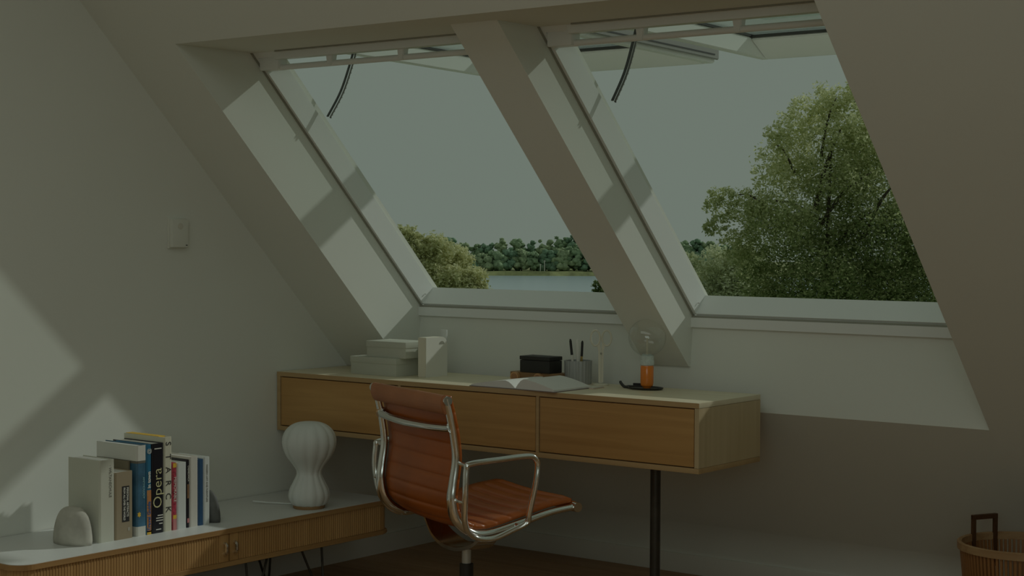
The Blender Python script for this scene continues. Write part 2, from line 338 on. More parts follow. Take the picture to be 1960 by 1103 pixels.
for a, b in ((DX0 + 0.019, -3.788), (-3.770, -3.1945), (-3.1765, DX1 - 0.019)):
    bmd = bmesh.new(); bm_box(bmd, a, b, DY0 + 0.002, DY0 + 0.02, DZ0 + 0.0195, DZ1 - 0.0200, 0.0008)
    bm_box(bmd, a + 0.01, a + 0.022, DY0 + 0.02, DY1 - 0.03, DZ0 + 0.03, DZ1 - 0.05); bm_box(bmd, b - 0.022, b - 0.01, DY0 + 0.02, DY1 - 0.03, DZ0 + 0.03, DZ1 - 0.05)
    bm_box(bmd, a + 0.01, b - 0.01, DY0 + 0.02, DY1 - 0.03, DZ0 + 0.022, DZ0 + 0.03)
    inv(fin(bmd, 'drawer', OAK, auto=True), dk)
    dbox('gap_shade_strip', a - 0.0018, b + 0.0018, DY0 + 0.012, DY0 + 0.0135, DZ1 - 0.0195, DZ1 - 0.0165, BRW)  # brown strip painting the shade in the slit above each drawer
lg = inv(lathe('leg', [(0.0165, 0.006), (0.0165, DZ0)], LEGM, None, 24, loc=(-2.853, 4.45, 0)), dk)
inv(lathe('foot_plate', [(0.04, 0.0), (0.04, 0.005), (0.017, 0.007)], LEGM, None, 24, loc=(-2.853, 4.45, 0)), dk)

# ---------------- sideboard ----------------
SX0, SX1, SY0, SY1, SZ0, SZ1 = XL + 0.004, -3.948, 2.836, 4.425, 0.187, 0.309
sb = empty('sideboard', ((SX0 + SX1) / 2, (SY0 + SY1) / 2, 0), 0, 'long low teak sideboard with white top and ribbed sliding doors', 'sideboard')
def rr_poly(x0, x1, y0, y1, r, n=8):
    pts = [(x0, y0)]
    for cx, cy, a0 in ((x1 - r, y0 + r, -90), (x1 - r, y1 - r, 0)):
        for i in range(n + 1):
            a = math.radians(a0 + 90 * i / n); pts.append((cx + r * math.cos(a), cy + r * math.sin(a)))
    pts.append((x0, y1)); return pts
def sp(name, poly, a, b, mat, **k): return inv(prism(name, poly, a, b, mat, None, 'z', **k), sb)
sp('top_surface', rr_poly(SX0, SX1 - 0.002, SY0 + 0.002, SY1 - 0.002, 0.055), SZ1 - 0.004, SZ1, LAM)
sp('top_edge', rr_poly(SX0, SX1, SY0, SY1, 0.057), SZ1 - 0.017, SZ1 - 0.0015, WALE)
sp('bottom_panel', rr_poly(SX0, SX1 + 0.003, SY0, SY1, 0.06), SZ0, SZ0 + 0.014, WALE, bev=0.003)
sp('carcass', rr_poly(SX0, SX1 - 0.018, SY0 + 0.02, SY1 - 0.02, 0.05), SZ0 + 0.0142, SZ1 - 0.0172, BRW)
def slats(ya, yb, name, curve_end=0):
    bms = bmesh.new(); z0, z1 = SZ0 + 0.015, SZ1 - 0.018
    w = 0.0105; y = ya
    while y + w <= yb + 1e-6:
        bm_prism(bms, [(SX1 - 0.016, y + 0.0005), (SX1 - 0.0075, y + 0.0008), (SX1 - 0.006, y + 0.0028), (SX1 - 0.006, y + w - 0.0028), (SX1 - 0.0075, y + w - 0.0008), (SX1 - 0.016, y + w - 0.0005)], z0, z1, 'z'); y += w
    if curve_end:
        # slats turning round the end of the cabinet
        r = 0.05; yc = SY0 + 0.058 if curve_end < 0 else SY1 - 0.058; xc = SX1 - 0.058
        for i in range(8):
            a = (i + 0.5) * math.pi / 16 * curve_end
            c, s_ = math.cos(a), math.sin(a); px, py = xc + (r + 0.0005) * c, yc + (r + 0.0005) * s_; tx, ty = -s_ * 0.0046, c * 0.0046
            bm_prism(bms, [(px - tx, py - ty), (px + tx, py + ty), (px + tx - c * 0.012, py + ty - s_ * 0.012), (px - tx - c * 0.012, py - ty - s_ * 0.012)], z0, z1, 'z')
        x = xc - 0.0105
        yy = yc + r * curve_end
        while x > SX0 + 0.01:
            a, b = sorted((yy, yy - 0.01 * curve_end)); bm_box(bms, x + 0.0006, x + 0.0099, a, b, z0, z1); x -= 0.0105
    o = inv(fin(bms, name, WALN), sb); o['kind'] = 'stuff'; return o
ymid = 3.640
d1 = slats(SY0 + 0.058, ymid - 0.010, 'tambour_slats', -1); d1['label'] = 'ribbed teak door slats, near door'
d2 = slats(ymid + 0.012, SY1 - 0.058, 'tambour_slats', 1); d2['label'] = 'ribbed teak door slats, far door'
for yh in (ymid - 0.0215, ymid + 0.0215):
    inv(box('door_stile', SX1 - 0.016, SX1 - 0.004, yh - 0.0185, yh + 0.0185, SZ0 + 0.0148, SZ1 - 0.0182, WALN, None, 0.0012), sb)
    y_ = yh - 0.001
    bmh = bmesh.new(); bm_tube(bmh, cr([(SX1 - 0.005, y_, 0.2275), (SX1 + 0.006, y_, 0.231), (SX1 + 0.007, y_, 0.245), (SX1 + 0.006, y_, 0.259), (SX1 - 0.005, y_, 0.2625)], 4), 0.0055, 8, ref=(0, 1, 0))
    h = inv(fin(bmh, 'door_handle', CHR, auto=True), sb)
for (hx, hy, ox, oy) in ((-3.985, 4.05, .03, .05), (-4.30, 4.12, -.02, .05), (-3.985, 3.02, .03, -.05), (-4.30, 3.02, -.02, -.05), (-3.99, 3.80, .03, -.06)):
    bmh = bmesh.new(); pts = cr([(hx, hy - 0.055, 0.186), (hx + ox * .5, hy + oy * .6 - 0.01, 0.02), (hx + ox * .55, hy + oy * .6, 0.006), (hx + ox * .5, hy + oy * .6 + 0.01, 0.02), (hx, hy + 0.045, 0.186)], 5)
    bm_tube(bmh, pts, 0.0042, 8); bm_box(bmh, hx - 0.02, hx + 0.02, hy - 0.06, hy + 0.05, 0.183, 0.1868)
    inv(fin(bmh, 'hairpin_leg', LEGM, auto=True), sb)

# ---------------- books ----------------
def U(bm, y0, y1, xs, xb, z0, z1, t=0.0022, off=0.0):
    y0 -= off; y1 += off; xs += off; n = 6; r = min((y1 - y0) / 2, 0.006)
    prof = [(xb, y0)]
    prof += [(xs - r + r * math.sin(a), y0 + r - r * math.cos(a)) for a in [math.pi / 2 * i / n for i in range(n + 1)]]
    prof += [(xs - r + r * math.cos(a), y1 - r + r * math.sin(a)) for a in [math.pi / 2 * i / n for i in range(n + 1)]]
    prof += [(xb, y1)]
    inn = [(xb, y0 + t), (xs - 0.004, y0 + t), (xs - 0.004, y1 - t), (xb, y1 - t)]
    poly = prof + inn[::-1]
    bm_prism(bm, poly, z0, z1, 'z')
ZS = SZ1
def book(y0, y1, h, mat, label, depth=0.155, xs=-4.058, lean=0.0, bands=(), top=None):
    xb = xs - depth
    b = empty('book', (xs - depth / 2, (y0 + y1) / 2, ZS), 0, label, 'book', 'books standing on the sideboard')
    cx, cy = b.location.x, b.location.y
    bm = bmesh.new(); U(bm, y0 - cy, y1 - cy, xs - cx, xb - cx, 0.0, h)
    fin(bm, 'cover', mat, b)
    box('page_block', xb - cx + 0.003, xs - cx - 0.0045, y0 - cy + 0.0024, y1 - cy - 0.0024, 0.003, h - 0.003, PAPER, b)
    for z0, z1, m, whole in bands:
        bm = bmesh.new()
        if whole: U(bm, y0 - cy, y1 - cy, xs - cx, xb - cx, z0, z1, off=0.0004, t=0.0012)
        else: bm_box(bm, xs - cx - 0.002, xs - cx + 0.0005, y0 - cy + 0.0025, y1 - cy - 0.0025, z0, z1)
        fin(bm, 'cover_band' if whole else 'spine_band', m, b)
    if lean: b.rotation_euler = (lean, 0, 0)
    return b, xs - cx, (y1 - y0)
DN, UPd, YP, YN = (0, 0, -1), (0, 0, 1), (0, 1, 0), (0, -1, 0)
cG = plain('pale_grey_cloth', (0.62, 0.62, 0.52), 0.85, noise=0.03)
cT = plain('taupe_cloth', (0.36, 0.29, 0.19), 0.85, noise=0.06)
cBl = plain('jacket_blue', (0.06, 0.16, 0.25), 0.45, noise=0.35, scale=18)
cWh = plain('jacket_white', (0.72, 0.71, 0.64), 0.6, noise=0.03)
cGy = plain('jacket_dark_grey', (0.16, 0.15, 0.12), 0.6, noise=0.05)  # dark grey band below the white jacket head
cBr = plain('bright_blue', (0.03, 0.17, 0.29), 0.4, noise=0.05)
cOr = plain('jacket_orange', (0.58, 0.25, 0.09), 0.5, noise=0.12, scale=60)
cBk = plain('jacket_black', (0.012, 0.012, 0.018), 0.35, noise=0.05)
cIv = plain('ivory_cloth', (0.68, 0.66, 0.52), 0.7, noise=0.03)
cRd = plain('crimson_print', (0.45, 0.05, 0.08), 0.5, noise=0.45, scale=90)
cPk = plain('pink_print', (0.62, 0.24, 0.24), 0.5, noise=0.1)
cYe = plain('yellow_print', (0.80, 0.50, 0.06), 0.5, noise=0.15, scale=60)
cW2 = plain('cool_white', (0.70, 0.73, 0.70), 0.5, noise=0.02)
cBn = plain('brown_print', (0.26, 0.14, 0.07), 0.5, noise=0.15, scale=60)
cW3 = plain('warm_white', (0.70, 0.67, 0.60), 0.5, noise=0.02)
cNv = plain('navy_blue', (0.03, 0.09, 0.19), 0.4, noise=0.05)
tW = plain('ink_white', (0.78, 0.76, 0.68), 0.6, noise=0)
tK = plain('ink_black', (0.03, 0.03, 0.03), 0.6, noise=0)
tG = plain('ink_grey', (0.26, 0.26, 0.23), 0.6, noise=0)
tY = plain('ink_yellow', (0.70, 0.66, 0.36), 0.6, noise=0)
tB = plain('ink_blue', (0.03, 0.13, 0.36), 0.6, noise=0)
e = 0.0006
b, xs, w = book(3.208, 3.2655, 0.252, cG, 'pale grey-green book beside the stone bookend, first of the row', 0.150)
text('spine_title', '\u00b7 WILTANSCHULE', 0.0125, DN, YP, (xs + e, 0.012, 0.186), tG, b)
b, xs, w = book(3.2675, 3.336, 0.209, cT, 'taupe book with black title label on its spine', 0.150)
box('title_label', xs - 0.001, xs + 0.0006, -0.008, 0.020, 0.053, 0.164, plain('label_black', (0.03, 0.03, 0.03), 0.5, noise=0), b)
text('spine_title', 'PERSONAL ARTIFACTS', 0.0105, DN, YP, (xs + e + 0.0004, 0.0125, 0.160), tW, b, align='LEFT', sx=0.86, bold=0.0002)
text('spine_title', 'FROM ALL OVER THE WORLD', 0.0105, DN, YP, (xs + e + 0.0004, 0.0, 0.160), tW, b, align='LEFT', sx=0.72, bold=0.0002)
text('publisher_mark', '|||', 0.012, (0, 1, 0), (0, 0, 1), (xs + e, 0.018, 0.030), tW, b)
b, xs, w = book(3.3375, 3.3505, 0.235, plain('dark_taupe', (0.20, 0.17, 0.11), 0.8), 'narrow dark taupe book squeezed behind the taupe one', 0.14, xs=-4.085)
b, xs, w = book(3.352, 3.3885, 0.284, cBl, 'tall book in blue picture jacket with white head and foot', 0.195, bands=((0.236, 0.284, cWh, True), (0.0, 0.030, cWh, True), (0.228, 0.236, cGy, True)))
text('spine_title', 'ANTHOLOGY', 0.011, DN, YP, (xs + e, 0.008, 0.15), plain('ink_cyan', (0.35, 0.6, 0.62), 0.5, noise=0), b)
bm = bmesh.new()
for i in range(7):
    a = i * 0.9; bm_box(bm, -0.03 + 0.006 * math.cos(a) * (i % 3) + xs - 0.02, -0.018 + 0.006 * math.cos(a) + xs - 0.02, -w / 2 - 0.0009, -w / 2, 0.056 + 0.004 * i % 0.02, 0.068 + 0.006 * math.sin(a) + 0.008)
fin(bm, 'yellow_flower_print', cYe, b)
bm = bmesh.new()
bm_prism(bm, [(-0.0095 + (0.0075 if i % 2 else 0.0045) * math.cos(i * math.pi / 6), 0.068 + (0.0095 if i % 2 else 0.006) * math.sin(i * math.pi / 6)) for i in range(12)], xs - 0.002, xs + 0.0005, 'x'); fin(bm, 'yellow_flower_print', cYe, b)
b, xs, w = book(3.3895, 3.4105, 0.283, cBr, 'slim travel book, blue upper spine and orange lower spine', 0.17, bands=((0.008, 0.140, cOr, False), (0.0, 0.012, cYe, False)))
text('spine_title', 'in town', 0.017, UPd, YN, (xs + 2 * e, 0.0, 0.146), tW, b, align='LEFT', bold=0.0006)
text('spine_title', 'Travel Guide', 0.0175, UPd, YN, (xs + 2 * e, 0.0, 0.012), tB, b, align='LEFT', bold=0.0003)
text('spine_mark', '@', 0.018, UPd, YN, (xs + 2 * e, 0.0, 0.262), tW, b)
b, xs, w = book(3.4125, 3.4595, 0.284, cBk, 'thick black music book with pale serif title', 0.19)
text('spine_title', 'Opera', 0.049, UPd, YN, (xs + e, -0.001, 0.078), tY, b, align='LEFT', bold=-0.0004)
for zz_, a, c in ((0.266, -0.014, 0.014), (0.054, -0.002, 0.020), (0.046, -0.008, 0.020), (0.038, -0.008, 0.020), (0.028, 0.004, 0.018), (0.010, -0.008, 0.012)):
    box('spine_rule', xs - 0.001, xs + 0.0006, a, c, zz_, zz_ + 0.003, tW, b)
b, xs, w = book(3.4610, 3.4935, 0.300, cIv, 'tallest ivory book with widely spaced dark capitals down its spine', 0.195)
for i, ch in enumerate('STARCK'):
    text('spine_letter', ch, 0.030, DN, YP, (xs + e, 0.0, 0.279 - i * 0.0418), tK, b)
bm = bmesh.new(); bm_box(bm, xs - 0.19, xs - 0.03, -w / 2 + 0.0030, w / 2 - 0.003, 0.2972, 0.3012); fin(bm, 'orange_page_edge', cYe, b)
b, xs, w = book(3.4955, 3.5135, 0.215, cRd, 'slim crimson book with patterned spine', 0.13, bands=((0.0, 0.036, cPk, False), (0.200, 0.214, cYe, False), (0.036, 0.048, cYe, False)))
text('spine_title', 'MEMORABLE', 0.014, DN, YP, (xs + 2 * e, 0, 0.13), tW, b)
b, xs, w = book(3.5145, 3.5535, 0.213, cW2, 'thick plain cool-white book next to the crimson one', 0.14)
b, xs, w = book(3.5545, 3.5665, 0.219, cBk, 'very thin black book with brown stripe on its spine', 0.14, bands=((0.095, 0.14, cBn, False), (0.016, 0.03, cPk, False)))
text('spine_title', 'CASABLANCA', 0.008, DN, YP, (xs + 2 * e, 0, 0.175), tW, b)
b, xs, w = book(3.5675, 3.6025, 0.227, cW3, 'plain warm-white book left of the navy spine', 0.15)
b, xs, w = book(3.6035, 3.6255, 0.215, cNv, 'navy blue book among white ones', 0.15)
b, xs, w = book(3.6265, 3.6530, 0.220, cW2, 'white book with tiny printing on its spine, last of the row', 0.15)
text('spine_title', 'MODERN ART AND FURNITURE', 0.0085, DN, YP, (xs + e, 0, 0.135), tG, b)
# bookends
def dome(name, x, y, w, d, h, mat, label):
    bm = bmesh.new(); n, seg = 14, 24; rings = []
    for i in range(n + 1):
        t = i / n; z = h * math.sin(t * math.pi / 2) ; k = max(math.cos(t * math.pi / 2), 0.0) ** 0.62
        if i == 0: k = 0.97
        rings.append([bm.verts.new(((w / 2) * k * math.cos(a), (d / 2) * k * math.sin(a) if math.sin(a) < 0 else (d / 2) * 0.75 * k * math.sin(a), z)) for a in [2 * math.pi * j / seg for j in range(seg)]])
    for i in range(n):
        for j in range(seg): bm.faces.new((rings[i][j], rings[i][(j + 1) % seg], rings[i + 1][(j + 1) % seg], rings[i + 1][j]))
    bm.faces.new(rings[0][::-1]); bmesh.ops.remove_doubles(bm, verts=bm.verts[:], dist=1e-5)
    o = fin(bm, name, mat, smooth=True); o.location = (x, y, ZS); tag(o, label, 'bookend'); return o
dome('bookend', -4.125, 3.163, 0.155, 0.100, 0.112, STONE, 'pale rounded stone bookend at the near end of the book row')
dome('bookend', -4.125, 3.686, 0.155, 0.062, 0.105, DSTONE, 'dark stone bookend at the far end of the book row')

# ---------------- cocoon table lamp ----------------
tl = empty('table_lamp', (-4.035, 4.085, ZS), 0.1, 'white ribbed hourglass table lamp standing on the sideboard', 'lamp')
prof = [(0.052, 0.010), (0.060, 0.016), (0.068, 0.030), (0.0705, 0.046), (0.066, 0.066), (0.055, 0.088), (0.0455, 0.108), (0.0425, 0.120), (0.046, 0.135), (0.060, 0.157), (0.077, 0.180), (0.088, 0.205), (0.092, 0.228), (0.088, 0.252), (0.077, 0.272), (0.060, 0.287), (0.038, 0.296), (0.012, 0.299)]
pf = [(v.x, v.y) for v in cr([(a, b_, 0) for a, b_ in prof], 3)]
lathe('shade', pf, PORC, tl, 96, lobes=13, amp=0.055)
lathe('wooden_base', [(0.053, 0.0), (0.055, 0.003), (0.055, 0.011), (0.048, 0.013)], BRW, tl, 48)
tube('power_cord', cr([(-0.05, 0.02, 0.006), (-0.10, 0.01, 0.004), (-0.17, -0.02, 0.006), (-0.215, -0.045, 0.010)], 6), 0.0028, PORC, tl, 8)

# ---------------- wall device ----------------
th = empty('thermostat', (XL, 3.789, 1.255), 0, 'small white room thermostat mounted on the left wall', 'thermostat')
box('back_plate', 0.0, 0.007, -0.040, 0.040, -0.052, 0.052, PLAST, th, 0.002)
box('housing', 0.007, 0.022, -0.036, 0.036, -0.048, 0.048, PLAST, th, 0.003)
bm = bmesh.new(); bm_tube(bm, [(0.022, 0.0, 0.024), (0.0235, 0.0, 0.024)], 0.011, 20); fin(bm, 'dial', plain('dial_plastic', (0.70, 0.67, 0.58), 0.5, noise=0), th)
box('indicator', 0.0219, 0.0228, 0.024, 0.031, -0.042, -0.039, BLKM, th)

# ---------------- things on the desk ----------------
ZD = DZ1
def storage_box(x, y, w, d, h, z, rz, label):
    r = empty('storage_box', (x, y, z), rz, label, 'box', 'stacked card boxes on the desk')
    box('box_body', 0.002, w - 0.002, 0.002, d - 0.002, 0, h - 0.004, BOXG, r, 0.0015)
    box('lid', 0, w, 0, d, h - 0.022, h, BOXG, r, 0.002); return r
storage_box(-4.112, 4.372, 0.228, 0.150, 0.064, ZD, -0.03, 'larger grey-green card box, bottom of the stack on the desk')
storage_box(-4.040, 4.378, 0.186, 0.128, 0.058, ZD + 0.064, 0.02, 'smaller grey-green card box on top of the larger box')
bm = bmesh.new()
r_ = empty('letter_holder', (-3.832, 4.440, ZD), 0.0, 'cream upright card holder with rounded corner and thumb hole beside the boxes', 'holder')
def rc(w, h, rad, n=8):
    pts = [(0, 0), (w, 0)] + [(w - rad + rad * math.cos(a), h - rad + rad * math.sin(a)) for a in [math.pi / 2 * i / n for i in range(n + 1)]] + [(0, h)]
    return pts
r_.location = (-3.826, 4.415, ZD)
prism('holder_body', rc(0.118, 0.140, 0.03), 0.0005, 0.037, CREAM, r_, 'x', bev=0.001)
bm = bmesh.new(); bm_prism(bm, rc(0.116, 0.139, 0.029), 0.0372, 0.0384, 'x'); fin(bm, 'holder_side', plain('white_card', (0.78, 0.76, 0.68), 0.7, noise=0.01), r_)
bm = bmesh.new(); bm_prism(bm, [(0.085 + 0.014 * math.cos(a), 0.114 + 0.011 * math.sin(a)) for a in [math.pi * i / 10 for i in range(11)]], 0.0385, 0.0392, 'x'); fin(bm, 'thumb_hole', MIDG, r_)
cd_ = box('card', -3.832, -3.804, 4.545, 4.551, ZD, ZD + 0.162, LAM, None, 0.001); tag(cd_, 'plain white card standing upright behind the cream holder', 'card')
# black box on wooden stand
st = empty('desk_stand', (-3.48, 4.50, ZD), 0, 'brown wooden desk stand with round tan feet under the black box', 'stand')
box('slab', 0.0, 0.205, 0.0, 0.075, 0.010, 0.034, BRW, st, 0.002)
for fx in (0.026, 0.126):
    bm = bmesh.new(); bm_tube(bm, [(fx, -0.012, 0.017), (fx, 0.02, 0.017)], 0.017, 24); bm_box(bm, fx - 0.012, fx + 0.012, 0.0, 0.05, 0.0, 0.009); f_ = fin(bm, 'round_foot', COPP, st, auto=True)
    bm = bmesh.new(); bm_tube(bm, [(fx, -0.0135, 0.017), (fx, -0.0118, 0.017)], 0.012, 20); fin(bm, 'foot_cap', plain('dark_tan', (0.42, 0.20, 0.09), 0.5), f_)
for fx in (0.19, ): box('rear_foot', fx - 0.008, fx + 0.008, 0.01, 0.065, 0.0, 0.010, BRW, st)
bx = empty('black_box', (-3.436, 4.497, ZD + 0.034), -0.02, 'small matt black box on the wooden stand', 'box')
box('box_body', 0.0, 0.128, 0.0, 0.07, 0.0, 0.042, BLKM, bx, 0.002); box('lid', -0.001, 0.129, -0.001, 0.071, 0.043, 0.056, BLKM, bx, 0.002)
# open book
ob = empty('open_book', (-3.277, 4.36, ZD), 0, 'thick white book lying open near the front edge of the desk', 'book')
def pages(sgn, xr, yb, shift, th_):
    bm = bmesh.new(); n = 14; top = []; bot = []
    for i in range(n + 1):
        t = i / n
        z = 0.003 + th_ * (math.sin(min(t * 4.0, 1.0) * math.pi / 2) * (1 - (t ** 1.7) * 0.86))
        top.append((t, z)); bot.append((t, 0.0025))
    V = {}
    for j, yf in enumerate((0, 1)):
        for k, (t, z) in enumerate(top):
            x = sgn * t * xr + shift * yf; y = (-0.095 + 0.20 * yf) + (0.0 if sgn < 0 else -0.012 * t)
            V[(j, k, 1)] = bm.verts.new((x, y, z)); V[(j, k, 0)] = bm.verts.new((x, y, 0.0025))
    for k in range(n):
        bm.faces.new((V[0, k, 1], V[0, k + 1, 1], V[1, k + 1, 1], V[1, k, 1])); bm.faces.new((V[0, k, 0], V[1, k, 0], V[1, k + 1, 0], V[0, k + 1, 0]))
        for j in (0, 1): bm.faces.new((V[j, k, 0], V[j, k + 1, 0], V[j, k + 1, 1], V[j, k, 1]))
    bm.faces.new((V[0, n, 0], V[1, n, 0], V[1, n, 1], V[0, n, 1]))
    fin(bm, 'page_block', PAPER, ob, auto=True)
pages(-1, 0.185, 0, 0.0, 0.026); pages(1, 0.165, 0, 0.0, 0.035)
prism('cover', [(-0.190, -0.098), (0.0, -0.098), (0.170, -0.110), (0.170, 0.095), (0.0, 0.108), (-0.190, 0.108)], 0.0, 0.0024, plain('cover_grey', (0.25, 0.20, 0.18), 0.6), ob, 'z')
# fluted pencil cup with pens
pc = empty('pencil_cup', (-3.243, 4.570, ZD), 0, 'grey fluted metal pencil cup behind the open book', 'cup')
seg = 72
lathe('cup_wall', [(0.044, 0.0), (0.045, 0.004), (0.046, 0.079), (0.043, 0.079), (0.041, 0.006), (0.001, 0.006)], CUPM, pc, seg, lobes=22, amp=0.06)
def pen(dx, dy, tx, ty, L, mat, tipm, label, r=0.0042):
    o = empty('pen', (-3.243 + dx, 4.570 + dy, ZD + 0.008), 0, label, 'pen', 'pens in the fluted cup')
    d = Vector((tx, ty, 1)).normalized()
    tube('barrel', [(0, 0, 0), d * (L * 0.62)], r, mat, o, 10); tube('cap', [d * (L * 0.62), d * (L * 0.95), d * L], lambda t: r * (1.05 if t < 0.7 else 0.5), tipm, o, 10)
pen(-0.006, -0.012, -0.17, 0.05, 0.145, tW, BLKM, 'dark-capped pen leaning left in the cup')
pen(0.004, 0.0, -0.13, 0.10, 0.144, tW, tW, 'white pen leaning left in the cup', 0.0065)
pen(0.014, -0.006, 0.05, 0.0, 0.139, plain('brass', (0.55, 0.42, 0.16), 0.3, 0.7), BLKM, 'brass pencil with black tip standing upright in the cup')
# scissors in stand
sc = empty('scissors', (-3.150, 4.57, ZD + 0.0065), 0.66, 'cream scissors standing upright, handles up, right of the pencil cup', 'scissors')
for s_ in (-1, 1):
    tube('finger_loop', [Vector((s_ * 0.019 + 0.0155 * math.cos(a), s_ * 0.001, 0.152 + 0.026 * math.sin(a))) for a in [2 * math.pi * i / 24 for i in range(24)]], 0.0032, CREAM, sc, 8, closed=True, ref=(0, 1, 0))
    prism('blade', [(s_ * 0.0005, 0.0), (s_ * 0.008, 0.004), (s_ * 0.009, 0.11), (s_ * 0.014, 0.128), (s_ * 0.004, 0.136), (s_ * 0.0005, 0.11)], s_ * 0.001 - 0.0018, s_ * 0.001 + 0.0018, CREAM, sc, 'y')
tube('pivot_screw', [(0, -0.005, 0.10), (0, 0.005, 0.10)], 0.0035, MIDG, sc, 12, ref=(0, 0, 1))
ss = lathe('scissor_stand', [(0.026, 0.0), (0.027, 0.003), (0.020, 0.006), (0.001, 0.0062)], CREAM, None, 32, loc=(0, 0, 0)); ss.location = (-3.150, 4.57, ZD)
tag(ss, 'small round cream disc stand under the scissors', 'stand')
# slim letter opener lying by the book
nb = empty('notebook', (-3.165, 4.50, ZD)); tag(nb, 'thin pale notebook peeking out behind the open book', 'notebook'); nb.location = (-3.135, 4.47, ZD)
box('pages', -0.045, 0.045, -0.03, 0.03, 0.0008, 0.004, PAPER, nb); box('cover', -0.047, 0.047, -0.032, 0.032, 0.0, 0.0008, COPP, nb); box('cover', -0.047, 0.047, -0.032, 0.032, 0.004, 0.0048, CREAM, nb)
# bulb lamp on black tray
trx, try_ = -2.955, 4.545
ty = empty('tray', (trx, try_, ZD), 0, 'small black oval tray under the bulb lamp', 'tray')
bm = bmesh.new(); seg = 36; prof = [(0.90, 0.0), (1.0, 0.004), (1.02, 0.007), (0.98, 0.007), (0.93, 0.0035), (0.02, 0.003)]; rings = [[bm.verts.new((0.062 * k * math.cos(a), 0.045 * k * math.sin(a), z)) for a in [2 * math.pi * j / seg for j in range(seg)]] for k, z in prof]
for i in range(5):
    for j in range(seg): bm.faces.new((rings[i][j], rings[i][(j + 1) % seg], rings[i + 1][(j + 1) % seg], rings[i + 1][j]))
bm.faces.new(rings[0][::-1]); bm.faces.new(rings[-1]); fin(bm, 'dish', BLK, ty, auto=True)
tube('curled_end', cr([(-0.055, -0.01, 0.003), (-0.078, -0.008, 0.005), (-0.096, 0.0, 0.014), (-0.103, 0.006, 0.018)], 5), 0.005, BLK, ty, 8)
ky = empty('key_ring', (-3.045, 4.590, ZD), 0.3, 'small black keys lying left of the bulb lamp', 'keys')
tube('ring', [Vector((0.012 * math.cos(a), 0.012 * math.sin(a), 0.0025)) for a in [2 * math.pi * i / 20 for i in range(20)]], 0.002, BLK, ky, 6, closed=True)
box('key', 0.010, 0.045, -0.004, 0.004, 0.0, 0.004, BLK, ky); box('key', 0.008, 0.04, 0.006, 0.012, 0.001, 0.012, BLK, ky)
bp = empty('bulb_lamp', (-2.953, 4.55, ZD + 0.0036), 0, 'orange glass desk lamp with large clear globe bulb on black tray', 'lamp')
prof = [(0.012, 0.0), (0.014, 0.003), (0.020, 0.009), (0.0215, 0.018), (0.0215, 0.070), (0.0200, 0.074)]
lathe('orange_base', prof, ORG, bp, 32)
lathe('socket_collar', [(0.0200, 0.0742), (0.0225, 0.077), (0.0225, 0.090), (0.0205, 0.092), (0.0215, 0.094), (0.0215, 0.106), (0.015, 0.110)], RIB, bp, 48, lobes=24, amp=0.05)
pr = [(0.0135, 0.106), (0.0135, 0.114)] + [(0.0615 * math.sin(a), 0.166 - 0.0615 * math.cos(a)) for a in [0.32 + (math.pi - 0.34) * i / 26 for i in range(27)]]
lathe('globe', pr, GLB, bp, 48, cap=False)
bm = bmesh.new(); bm_tube(bm, [(0, 0, 0.108), (0, 0, 0.165)], lambda t: 0.0035 - 0.001 * t, 10); bm_tube(bm, [Vector((0.007 * math.cos(a), 0, 0.168 + 0.006 * math.sin(a))) for a in [math.pi * i / 8 for i in range(9)]], 0.0008, 6); fin(bm, 'filament_stem', plain('frosted_stem', (0.62, 0.58, 0.45), 0.4), bp)

# ---------------- chair ----------------
ch = empty('office_chair', (-3.1444, 3.8546, 0), math.radians(67.5), 'cognac leather office chair with polished aluminium frame and armrests, in front of the desk', 'chair')
PR = cr([(-0.197, 0, 0.790), (-0.183, 0, 0.74), (-0.170, 0, 0.68), (-0.163, 0, 0.615), (-0.172, 0, 0.545), (-0.176, 0, 0.50), (-0.162, 0, 0.445), (-0.118, 0, 0.405), (-0.055, 0, 0.395), (0.055, 0, 0.418), (0.15, 0, 0.440), (0.232, 0, 0.450)], 6)
# side frames
for s_ in (-1, 1):
    bm = bmesh.new(); bm_tube(bm, [Vector((q.x, s_ * 0.235, q.z)) for q in PR], lambda t: 0.0095 + 0.004 * math.exp(-((t - 0.55) / 0.2) ** 2), 12, ry=1.45, ref=(0, 1, 0))
    fin(bm, 'side_frame', CHR, ch, auto=True)
# sling with stitched ribs (seat and backrest in one)
bm = bmesh.new(); n = len(PR); rows = []
L_ = [0.0]
for i in range(1, n): L_.append(L_[-1] + (PR[i] - PR[i - 1]).length)
fine = []
for k in range(240):
    s0 = L_[-1] * k / 239; i = max(j for j in range(n) if L_[j] <= s0 + 1e-9); i = min(i, n - 2); t = (s0 - L_[i]) / max(L_[i + 1] - L_[i], 1e-9)
    p = PR[i].lerp(PR[i + 1], t); d = (PR[i + 1] - PR[i]).normalized(); nrm = Vector((-d.z, 0, d.x))
    if nrm.x < 0 and nrm.z < 0: nrm = -nrm
    fine.append((p, nrm, s0))
hw = 0.229
ny = 10; grid_t, grid_b = [], []
for p, nrm, s0 in fine:
    ph = (s0 % 0.047) / 0.047; puff = 0.0085 * (1 - abs(2 * ph - 1) ** 4)
    rt, rb = [], []
    for j in range(ny + 1):
        y = -hw + 2 * hw * j / ny; ed = 1 - abs(y / hw) ** 8; sag = -0.010 * (1 - (y / hw) ** 2)
        rt.append(bm.verts.new(p + nrm * (0.024 + sag + puff * ed) + Vector((0, y, 0)))); rb.append(bm.verts.new(p + nrm * (0.013 + sag - puff * ed * 0.5) + Vector((0, y, 0))))
    grid_t.append(rt); grid_b.append(rb)
